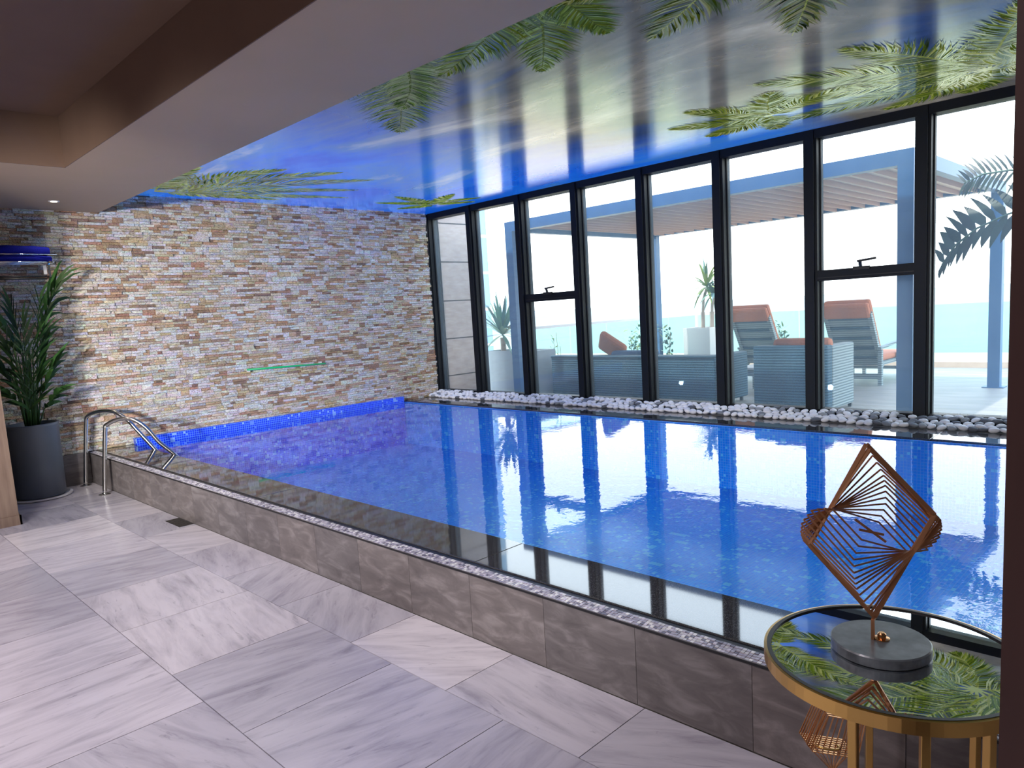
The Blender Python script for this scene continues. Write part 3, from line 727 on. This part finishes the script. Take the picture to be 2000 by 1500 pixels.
mb.build('brass_rim', 'gold', tb)
for ang in (-90, -60, -30, 61, 90, 120):
    d = Vector((math.cos(math.radians(ang)), math.sin(math.radians(ang))))*.262
    MB().bar((d.x, d.y, .02), (d.x, d.y, TZ-.012), .019, .019, up=(d.x, d.y, 0)).build('leg', 'gold', tb, bevel=.002)
mb = MB(); mb.tube([(.262*math.cos(a*math.pi/24), .262*math.sin(a*math.pi/24), .012) for a in range(48)], .011, 8, closed=True); mb.build('base_ring', 'gold', tb, True)

def sculpture(root, C, S, mat, N_=15, base=None):
    """nested square frames, each turned and shrunk a little more than the last (local coords relative to root)"""
    u = Vector((.711, .701, -.06)); v = Vector((-.0446, .130, .990)); w = Vector((.302, -.908, .294)).normalized(); C = Vector(C)
    T = [(-8, 169), (3, 152), (26, 115), (31, 87), (31, 52), (17, 17)]; Rr = [(122, 30), (134, 20), (138, 5), (134, -16), (112, -40), (74, -43)]
    def samp(A, t_):
        q = t_*(len(A)-1); i_ = min(int(q), len(A)-2); f = q-i_; return (A[i_][0]*(1-f)+A[i_+1][0]*f, A[i_][1]*(1-f)+A[i_+1][1]*f)
    for k in range(N_):
        t_ = k/(N_-1); a = samp(T, t_); b = samp(Rr, t_); wT = -90*math.sin(t_*math.pi/2)*(1-.35*t_); wR = 45*math.cos(t_*math.pi*.9)
        q = [(a[0], a[1], wT), (b[0], b[1], wR), (-a[0], -a[1], -wT), (-b[0], -b[1], -wR)]
        P_ = [C+(u*x_+v*y_+w*z_)*S for x_, y_, z_ in q]; th = (.010, .0045) if k == 0 else (.0042, .0036)
        mb = MB()
        for j in range(4): mb.bar(P_[j], P_[(j+1) % 4], th[0], th[1], up=w)
        mb.build('wire_frame', mat, root)
    # second slim edge frame beside the outer one
    mb = MB(); q = [(-2, 158), (118, 24), (2, -158), (-118, -24)]
    P_ = [C+(u*x_+v*y_+w*8)*S for x_, y_ in q]
    for j in range(4): mb.bar(P_[j], P_[(j+1) % 4], .005, .003, up=w)
    mb.build('wire_frame', mat, root)
    mb = MB(); a_ = C+u*(-30)*S+v*22*S; b_ = C+u*30*S-v*22*S; mb.bar(a_, b_, .006, .004, up=w); mb.bar(C+u*(-22)*S+v*2*S, C+u*26*S-v*8*S, .006, .004, up=w); mb.build('centre_pin', mat, root)
    return u, v, w
sx_, sy_ = -.575, 1.80
scu = thing('wire_sculpture', 'bronze wire sculpture of turned square frames on a dark round marble base', 'sculpture', (sx_, sy_, TZ+.001))
MB().lathe([(.108, 0), (.112, .003), (.112, .024), (.109, .027)], n=64).build('marble_base', 'darkmarble', scu)
Cc = (-.604-sx_, 1.817-sy_, 1.012-TZ)
u, v, w = sculpture(scu, Cc, .00126, 'bronze')
tipB = Vector(Cc)+(u*8-v*169)*.00126
st0 = Vector((-.590-sx_+.002, 1.787-sy_, .026))
MB().bar(tipB, (st0.x, st0.y, .076), .007, .007).bar((st0.x, st0.y, .078), st0, .007, .007).build('stem', 'bronze', scu)
MB().lathe([(.018, .0272), (.018, .030), (.010, .031), (.010, .040), (.006, .044)], (.003, .001, 0), 24).build('fixing_nut', 'copper', scu)
# the smaller one standing on the floor behind the table legs
s2 = thing('floor_sculpture', 'smaller copper wire sculpture seen under the brass table', 'sculpture', (-.74, 1.93, 0))
MB().lathe([(.075, 0.001), (.078, .004), (.078, .04), (.075, .044)], n=48).build('marble_base', 'darkmarble', s2)
def cage(root, C, S):
    u = Vector((.7123, .7019, 0)).normalized(); v = Vector((0, 0, 1)); w = Vector((.7019, -.7123, 0)).normalized(); C = Vector(C)
    f = lambda x_, y_, z_: C+(u*x_+v*y_+w*z_)*S
    A = [(-30, 72), (56, 50), (38, -38), (-68, -14)]
    for k in range(9):
        dz = -30+k*7.5; mb = MB(); t_ = k/8
        q = [f(a+6*t_, b-8*t_, dz) for a, b in A]
        for j in range(4): mb.bar(q[j], q[(j+1) % 4], .0025, .0035, up=w)
        mb.build('wire_frame', 'copper', root)
    for k in range(9):
        t_ = k/8; mb = MB(); top = f(-30+(56+30)*t_, 72+(50-72)*t_, 10); bot = f(-68+(38+68)*t_, -14+(-38+14)*t_, 14); tip = f(-6+8*t_, -92, 0)
        mb.bar(top, bot, .0026, .003, up=w); mb.bar(bot, tip, .0026, .003, up=w); mb.build('rib', 'copper' if k % 2 else 'bronze', root)
    mb = MB(); mb.tube([f(-18+34*math.cos(a*math.pi/10)*.9, -28+7*math.sin(a*math.pi/10)-.15*34*math.cos(a*math.pi/10), 30*math.sin(a*math.pi/10)) for a in range(20)], .0028, 6, closed=True); mb.build('ring', 'gold', root, True)
cage(s2, (0, 0, .37), .00119)
MB().bar((0, 0, .044), (0, 0, .265), .006, .006).build('stem', 'copper', s2)

# dark jamb at the right edge of the view
struct(B(-.1085, .45, .60, .80, 0, 3.33).build('wall_jamb', 'jamb'), 'dark brown door jamb at the right edge', 'wall')

# ------------------------------------------------------------------ terrace
dk = struct(B(-9.4, 8, YW+.3, 15.25, -.2, .1).build('floor_terrace', 'deck'), 'pale stone terrace outside the windows', 'terrace floor')
struct(B(-9.4, 8, 14.95, 15.25, .1, .2).build('trim_14', 'curb'), 'low beige kerb under the glass railing', 'kerb')
struct(B(-9.1, -8.7, 9.3, 14.95, .1, .2).build('trim_15', 'curb'), 'low beige kerb under the side railing', 'kerb')
# facade return between the first two posts
fw = struct(B(-9.35, -9.01, YW+.3, 8.42, -.2, 3.5).build('wall_facade', 'stonejoint'), 'beige stone clad facade return outside the first window', 'wall')
for k, (z0, z1) in enumerate(((.1, .62), (.62, 1.22), (1.22, 1.83), (1.83, 2.45), (2.45, 3.06), (3.06, 3.49))):
    B(-9.01, -8.995, YW+.31, 8.42, z0+.010, z1-.010).build('facing_panel', 'extwall', fw)
# pergola
pg = thing('pergola', 'blue grey metal pergola with sloping louvre roof on the terrace', 'pergola', (-5.3, 10.1, .1))
def G(x, y, z): return (x+5.3, y-10.1, z-.1)
XA, XB_, YA, YB, ZP = -8.06, -2.29, 8.1, 12.1, 2.97
def gbox(x0, x1, y0, y1, z0, z1): a = G(x0, y0, z0); b = G(x1, y1, z1); return B(a[0], b[0], a[1], b[1], a[2], b[2])
for x, y in ((XA, YA), (XB_-.15, YA), (XA, YB), (XB_-.15, YB)):
    if y == YB and x == XA: continue
    gbox(x, x+.15, y, y+.15, .1, ZP-.001).build('post', 'pergola', pg); gbox(x-.06, x+.21, y-.04, y+.19, .1, .112).build('base_plate', 'pergola', pg)
gbox(XA, XA+.12, YB, YB+.12, .1, ZP-.001).build('post', 'pergola', pg)
gbox(XA-.001, XB_+.001, YA-.001, YA+.14, ZP-.15, ZP).build('beam', 'pergola', pg); gbox(XA-.001, XB_+.001, YB, YB+.151, ZP-.10, ZP).build('beam', 'pergola', pg)
gbox(XA-.001, XA+.10, YA+.14, YB, ZP-.15, ZP).build('beam', 'pergola', pg); gbox(XB_-.10, XB_+.001, YA+.14, YB, ZP-.15, ZP).build('beam', 'pergola', pg)
nL = 26; pw = (XB_-.1-XA-.1)/nL
for k in range(nL):
    x = XA+.1+pw*k; a = G(x, YA+.14, ZP-.05); mb = MB()
    i = 0; y0, y1 = a[1], a[1]+YB-YA-.14
    q = [(a[0], a[2]), (a[0]+pw*1.0, a[2]-.055), (a[0]+pw*1.0, a[2]-.043), (a[0], a[2]+.012)]
    for yv in (y0, y1):
        for (qa, qb) in q: mb.v.append(Vector((qa, yv, qb)))
    for f in ((0, 1, 2, 3), (7, 6, 5, 4), (0, 4, 5, 1), (1, 5, 6, 2), (2, 6, 7, 3), (3, 7, 4, 0)): mb.face(f)
    mb.box(a[0]+pw-.012, a[0]+pw-.001, y0, y1, a[2]-.06, a[2]+.005)
    mb.build('louvre', 'louvre', pg)
# glass railing
def railing(name, label, p0, p1, n, z0=.2, z1=1.28):
    p0 = Vector(p0); p1 = Vector(p1); r = thing(name, label, 'railing', ((p0+p1)/2)[:2]+(z0,)); C0 = Vector(r.location)
    d = (p1-p0)/n; dn = d.normalized(); s_ = Vector((-dn.y, dn.x, 0))
    MB().bar(Vector((p0.x, p0.y, z1))-C0, Vector((p1.x, p1.y, z1))-C0, .07, .05).build('top_rail', 'white', r)
    for k in range(n):
        a = p0+d*k+dn*.012-C0; b = p0+d*(k+1)-dn*.012-C0; a.z = b.z = 0
        m = MB(); h_ = z1-z0-.02
        m.bar(a+Vector((0, 0, h_/2)), b+Vector((0, 0, h_/2)), .012, h_); m.build('glass_panel', 'railglass', r, uv=False)
    return r
railing('glass_railing', 'frameless green tinted glass railing facing the sea', (-8.85, 15.1, 0), (8, 15.1, 0), 14)
railing('side_railing', 'frameless green tinted glass railing on the left side of the terrace', (-8.85, 9.35, 0), (-8.85, 15.0, 0), 5)

# ---------------- planters and plants outside
def yucca(root, c, R_, n, col, w=.035, droopy=.8, up=.4):
    for k in range(n):
        a = 2.4*k; el = up+1.1*random.random()-(.9 if k % 3 == 0 else 0); d = Vector((math.cos(a)*math.cos(el), math.sin(a)*math.cos(el), math.sin(el)))
        side = d.cross(Vector((0, 0, 1))); 
        if side.length < .05: side = Vector((1, 0, 0))
        MB().blade(c, d, R_*random.uniform(.75, 1.1), w, droopy*random.uniform(.4, 1.2), side, 5, random.choice(col)).build('leaf', 'leaf', root, uv=False)
def planter_box(name, lab, x0, x1, y0, y1, z1, mat):
    t_ = thing(name, lab, 'planter', ((x0+x1)/2, (y0+y1)/2, .1)); hx, hy, hz = (x1-x0)/2, (y1-y0)/2, z1-.1
    mb = MB()
    mb.box(-hx, hx, -hy, -hy+.03, 0, hz); mb.box(-hx, hx, hy-.03, hy, 0, hz); mb.box(-hx, -hx+.03, -hy+.03, hy-.03, 0, hz); mb.box(hx-.03, hx, -hy+.03, hy-.03, 0, hz)
    mb.build('box', mat, t_); B(-hx+.03, hx-.03, -hy+.03, hy-.03, hz-.10, hz-.05).build('soil', 'soil', t_); return t_
YC1 = [(.12, .25, .22), (.16, .30, .22), (.10, .20, .20)]; YC2 = [(.20, .28, .08), (.28, .34, .10), (.10, .20, .14), (.08, .15, .12)]
p1 = planter_box('tall_planter', 'large blue grey planter with a spiky yucca behind the left pergola post', -9.35, -8.12, 8.75, 9.2, .93, 'planter')
MB().tube([(-.40, 0, .75), (-.40, 0, 1.05)], .05, 8, (.2, .18, .15)).build('trunk', 'leaf', p1, uv=False)
yucca(p1, Vector((-.40, 0, 1.1)), .80, 64, YC1, .07, .6, .45)
p2 = planter_box('low_planter', 'low pale blue planter with a thin twiggy plant at the sofa end', -8.62, -8.16, 9.3, 9.75, .62, 'planter')
for k in range(4):
    x = -.1+.06*k; MB().tube([(x, 0, .45), (x+.02, .01, .75), (x+.05*(k-1.5)*.3, 0, .75+.12*(k % 3)+.1)], .005, 5, (.3, .3, .2)).build('stem', 'leaf', p2, uv=False)
for k in range(14):
    z_ = .55+.035*k; MB().blade((random.uniform(-.1, .1), 0, z_), (random.uniform(-1, 1), random.uniform(-.4, .4), .5), .07, .02, .3, (0, 0, 1), 4, YC2[k % 4]).build('leaf', 'leaf', p2, uv=False)
p3 = planter_box('corner_planter', 'tall cream planter holding a tree yucca in the terrace corner', -7.98, -7.38, 13.05, 13.6, 1.04, 'planterlight')
MB().tube([(.0, 0, .8), (.0, 0, 1.25)], .045, 8, (.35, .3, .25)).tube([(.2, .0, .8), (.21, .0, 1.25)], .05, 8, (.35, .3, .25)).tube([(.0, 0, 1.2), (.02, 0, 1.5), (.10, 0, 1.72)], .03, 8, (.35, .3, .25)).tube([(.21, 0, 1.2), (.22, 0, 1.4), (.28, 0, 1.7)], .03, 8, (.35, .3, .25)).build('trunk', 'leaf', p3, uv=False)
yucca(p3, Vector((.10, 0, 1.76)), .62, 44, YC2, .06, 1.2, .35); yucca(p3, Vector((.26, 0, 1.6)), .5, 34, YC1+YC2, .06, 1.6, .2)
p4 = planter_box('hedge_planter', 'long grey planter with leafy shrubs behind the sofa', -8.75, -7.75, 12.0, 12.45, .55, 'planter')
p5 = planter_box('shrub_planter', 'small planter with green shrub left of the first lounger', -6.8, -6.3, 13.9, 14.3, .55, 'planter')
for root, nn, hx, hh in ((p4, 46, .45, .75), (p5, 24, .22, .6)):
    for q in range(5):
        x = -hx+2*hx*q/4; MB().tube([(x, 0, .40), (x*1.05, .02, .40+hh*random.uniform(.5, .9))], .007, 5, (.2, .2, .12)).build('stem', 'leaf', root, uv=False)
    mb = MB()
    for k in range(nn*8):
        x = random.uniform(-hx, hx)*1.15; z_ = .45+hh*random.random()**1.3*(1-.45*abs(x/hx)*.6); d = Vector((random.uniform(-1, 1), random.uniform(-1, 1), random.uniform(-.2, 1)))
        mb.blade((x, random.uniform(-.12, .12), z_), d, random.uniform(.09, .15), .05, .5, d.cross(Vector((.3, .2, 1))), 4, random.choice(YC1+YC2))
    o = mb.build('foliage', 'leaf', root, uv=False); o['kind'] = 'stuff'

# ---------------- sofa, armchair
def rbox(name, x0, x1, y0, y1, z0, z1, mat, parent, bev=.03):
    o = B(x0, x1, y0, y1, z0, z1).build(name, mat, parent, bevel=bev); return o
sf = thing('wicker_sofa', 'long dark blue wicker sofa with its back to the windows', 'sofa', (-6.5, 9.4, .1))
rbox('backrest', -1.5, 1.5, -.45, -.27, .06, .70, 'wickerblue', sf, .02); rbox('backrest_frame', -1.5, 1.5, -.46, -.25, .69, .73, 'wickerblue', sf, .01)
rbox('arm', -1.5, -1.32, -.27, .45, .06, .58, 'wickerblue', sf, .02); rbox('arm', 1.32, 1.5, -.27, .52, .06, .72, 'wickerblue', sf, .02)
rbox('seat_base', -1.32, 1.32, -.27, .45, .06, .30, 'wickerblue', sf, .02)
for k in range(3): rbox('seat_cushion', -1.31+.875*k, -.445+.875*k, -.25, .44, .30, .44, 'cushblue', sf, .04)
for k, (a, b, h_) in enumerate(((-1.28, -.45, .72), (-.42, .40, .79), (.44, 1.28, .71))): rbox('back_cushion', a, b, -.26, -.08, .44, h_, 'cushblue', sf, .05)
for x in (-1.45, 1.45):
    for y in (-.40, .40): rbox('foot', x-.02, x+.02, y-.02, y+.02, 0, .06, 'black', sf, 0)
pl = MB(); 
for q in range(5):
    pass
o = B(-.26, .26, -.06, .06, -.18, .18).build('throw_pillow', 'orange', None, loc=(-7.0, 9.32, .94), bevel=.05); o.rotation_euler = (.5, .55, .1); tag(o, 'orange throw pillow leaning on the sofa back', 'pillow')
o = B(-.2, .2, -.05, .05, -.16, .16).build('throw_pillow', 'orange', None, loc=(-6.35, 9.38, .72), bevel=.05); o.rotation_euler = (.3, -.2, .1); tag(o, 'orange pillow lower down behind the raised sofa cushion', 'pillow')
ac = thing('wicker_armchair', 'blue grey wicker armchair with boxy arms nearest the windows', 'armchair', (-3.93, 9.33, .1))
rbox('backrest', -.48, .48, -.44, -.28, .05, .86, 'wickerblue', ac, .02); rbox('arm', -.48, -.33, -.28, .44, .05, .80, 'wickergrey', ac, .02); rbox('arm', .33, .48, -.28, .44, .05, .845, 'wickergrey', ac, .02)
rbox('seat_base', -.33, .33, -.28, .42, .05, .30, 'wickerblue', ac, .02); rbox('seat_cushion', -.32, .32, -.27, .43, .30, .43, 'cushblue', ac, .04)
rbox('back_cushion', -.30, .44, -.28, -.10, .43, .94, 'orange', ac, .06)
for x in (-.44, .44):
    for y in (-.38, .40): rbox('foot', x-.02, x+.02, y-.02, y+.02, 0, .05, 'black', ac, 0)
# low table glimpsed between
lt = thing('coffee_table', 'low wicker coffee table between sofa and armchair', 'table', (-5.1, 10.9, .1))
rbox('top', -.45, .45, -.3, .3, .36, .40, 'planterlight', lt, .01); rbox('apron', -.42, .42, -.27, .27, .26, .36, 'wickergrey', lt, .01)
for x in (-.4, .4):
    for y in (-.25, .25): rbox('leg', x-.03, x+.03, y-.03, y+.03, 0, .26, 'wickergrey', lt, 0)
# ---------------- loungers
def lounger(loc, label):
    t_ = thing('sun_lounger', label, 'sun lounger', loc)
    # faces +y, back leans towards the windows
    Mb = Matrix.Translation((0, .30, .34)) @ Matrix.Rotation(math.radians(32), 4, 'X')
    B(-.30, .30, -.05, -.02, 0, .93, M=Mb).build('backrest_weave', 'wickergrey', t_)
    for x in (-.33, .33): B(x-.03, x+.03, -.07, -.0, -.05, .98, M=Mb).build('backrest_rail', 'wickergrey', t_)
    for q in range(5): B(-.30, .30, -.065, -.05, .12+.19*q, .17+.19*q, M=Mb).build('slat', 'wickerblue', t_)
    B(-.35, .35, .0, .10, .02, 1.16, M=Mb).build('back_cushion', 'orange', t_, bevel=.04)
    B(-.35, .35, -.09, .0, .90, 1.16, M=Mb).build('head_roll', 'orange', t_, bevel=.04)
    B(-.34, .34, .28, 1.65, .30, .36).build('seat_frame', 'wickergrey', t_); B(-.33, .33, .32, 1.62, .36, .46).build('seat_cushion', 'orange', t_, bevel=.04)
    for x in (-.37, .37):
        for y in (.12, 1.0): MB().bar((x, y, 0), (x, y, .62 if y > .5 else .56), .055, .07).build('leg', 'wickergrey', t_)
        MB().bar((x, .05, .585), (x, 1.05, .645), .06, .04).build('armrest', 'wickergrey', t_)
        MB().bar((x, 1.58, 0), (x, 1.58, .32), .05, .05).build('leg', 'wickergrey', t_)
    MB().bar((-.37, .12, .14), (.37, .12, .14), .05, .08).build('stretcher', 'wickergrey', t_); MB().bar((-.37, 1.0, .2), (.37, 1.0, .2), .04, .05).build('stretcher', 'wickergrey', t_)
    return t_
lounger((-4.22, 11.9, .1), 'sun lounger with orange cushion nearer the right pergola post')
lounger((-5.92, 12.1, .1), 'sun lounger with orange cushion to the left of its twin, nearer the corner planter')

# ---------------- garden palm by the right hand window
gp = thing('garden_palm', 'green palm outside the window at the right edge, fronds reaching left', 'palm', (-.95, 8.35, .1))
def GP(x, y, z): return Vector((x+.95, y-8.35, z-.1))
MB().tube([(0, 0, 0), (.03, 0, 1.0), (0, 0, 2.05)], [.11, .09, .08], 12, (.18, .13, .09)).build('trunk', 'leaf', gp, True, uv=False)
PG = [(.008, .022, .010), (.012, .03, .014), (.02, .04, .02), (.006, .012, .006)]
def pfrond(pts, nl, L, w, up, parent, ln_w=1.0):
    pts = [Vector(p) for p in pts]
    fr = MB().tube(pts, [.014]+[.010]*(len(pts)-2)+[.003], 6, (.06, .12, .06)).build('frond', 'leaf', parent, True, uv=False)
    seg = len(pts)-1
    for k in range(nl):
        t_ = .25+.75*(k+.5)/nl; q = t_*seg; i_ = min(int(q), seg-1); p = pts[i_].lerp(pts[i_+1], q-i_); d = (pts[i_+1]-pts[i_]).normalized()
        for sg in (-1, 1):
            dd = d*.55+Vector((0, .25*sg, .95 if sg > 0 else -.9)); l_ = L*(.65+.5*math.sin(math.pi*t_))*(1 if sg > 0 else .9)*random.uniform(.8, 1.1)
            MB().blade(p, dd, l_, w*random.uniform(.7, 1.2), .55, d+Vector((0, random.uniform(-.3, .3), .1)), 4, random.choice(PG)).build('leaflet', 'leaf', fr, uv=False)
pfrond([GP(-.95, 8.3, 2.1), GP(-1.2, 8.25, 2.5), GP(-1.5, 8.2, 2.62), GP(-1.72, 8.2, 2.62), GP(-1.88, 8.2, 2.56)], 15, .24, .035, 1, gp)
pfrond([GP(-.95, 8.3, 2.1), GP(-1.2, 8.2, 2.28), GP(-1.5, 8.15, 2.22), GP(-1.75, 8.15, 2.12), GP(-1.93, 8.15, 1.98), GP(-2.05, 8.15, 1.80)], 11, .30, .10, 1, gp)
pfrond([GP(-.95, 8.3, 2.05), GP(-.8, 8.5, 2.5), GP(-.5, 8.7, 2.6), GP(-.2, 8.9, 2.45)], 9, .3, .05, 1, gp)
pfrond([GP(-.95, 8.3, 2.05), GP(-.6, 8.1, 2.3), GP(-.3, 8.0, 2.2), GP(0, 8.0, 1.95)], 9, .3, .05, 1, gp)

# ---------------- beyond the terrace
struct(B(-400, 400, 20, 141, -11, -10).build('ground_beach', 'sand'), 'strip of yellow beach sand below the terrace', 'beach')
struct(MB().quad((-3500, 138, -10.2), (3500, 138, -10.2), (3500, 4500, -10.2), (-3500, 4500, -10.2)).build('sea', 'sea'), 'pale turquoise sea out to the horizon', 'sea')
mb = MB(); nx, ny = 26, 8
hx0, hx1 = -900, -640
for j in range(ny+1):
    for i in range(nx+1):
        a = i/nx; b = j/ny; hgt = 26*math.sin(math.pi*b)*(.5+.5*math.sin(a*5+1))*(1-a)**.35*(.8+.3*math.sin(a*19)); mb.v.append(Vector((hx0+(hx1-hx0)*a, 850+80*b, -11+max(0, hgt))))
for j in range(ny):
    for i in range(nx): q = j*(nx+1)+i; mb.face((q, q+1, q+nx+2, q+nx+1))
struct(mb.build('hill_headland', 'headland', None, True, uv=False), 'hazy grey headland on the far shore at left', 'headland')
tw = thing('tower_block', 'slim pale blue glass tower edge beyond the terrace, left of the yucca', 'building', (-43.95, 40, -10))
B(-1.6, 1.05, 0, 1, 0, 34).build('facade', 'farglass', tw)
for k in range(12): B(-1.65, 1.1, -.1, 1.1, 2.9*k+.2, 2.9*k+.42).build('floor_slab', 'farwhite', tw)
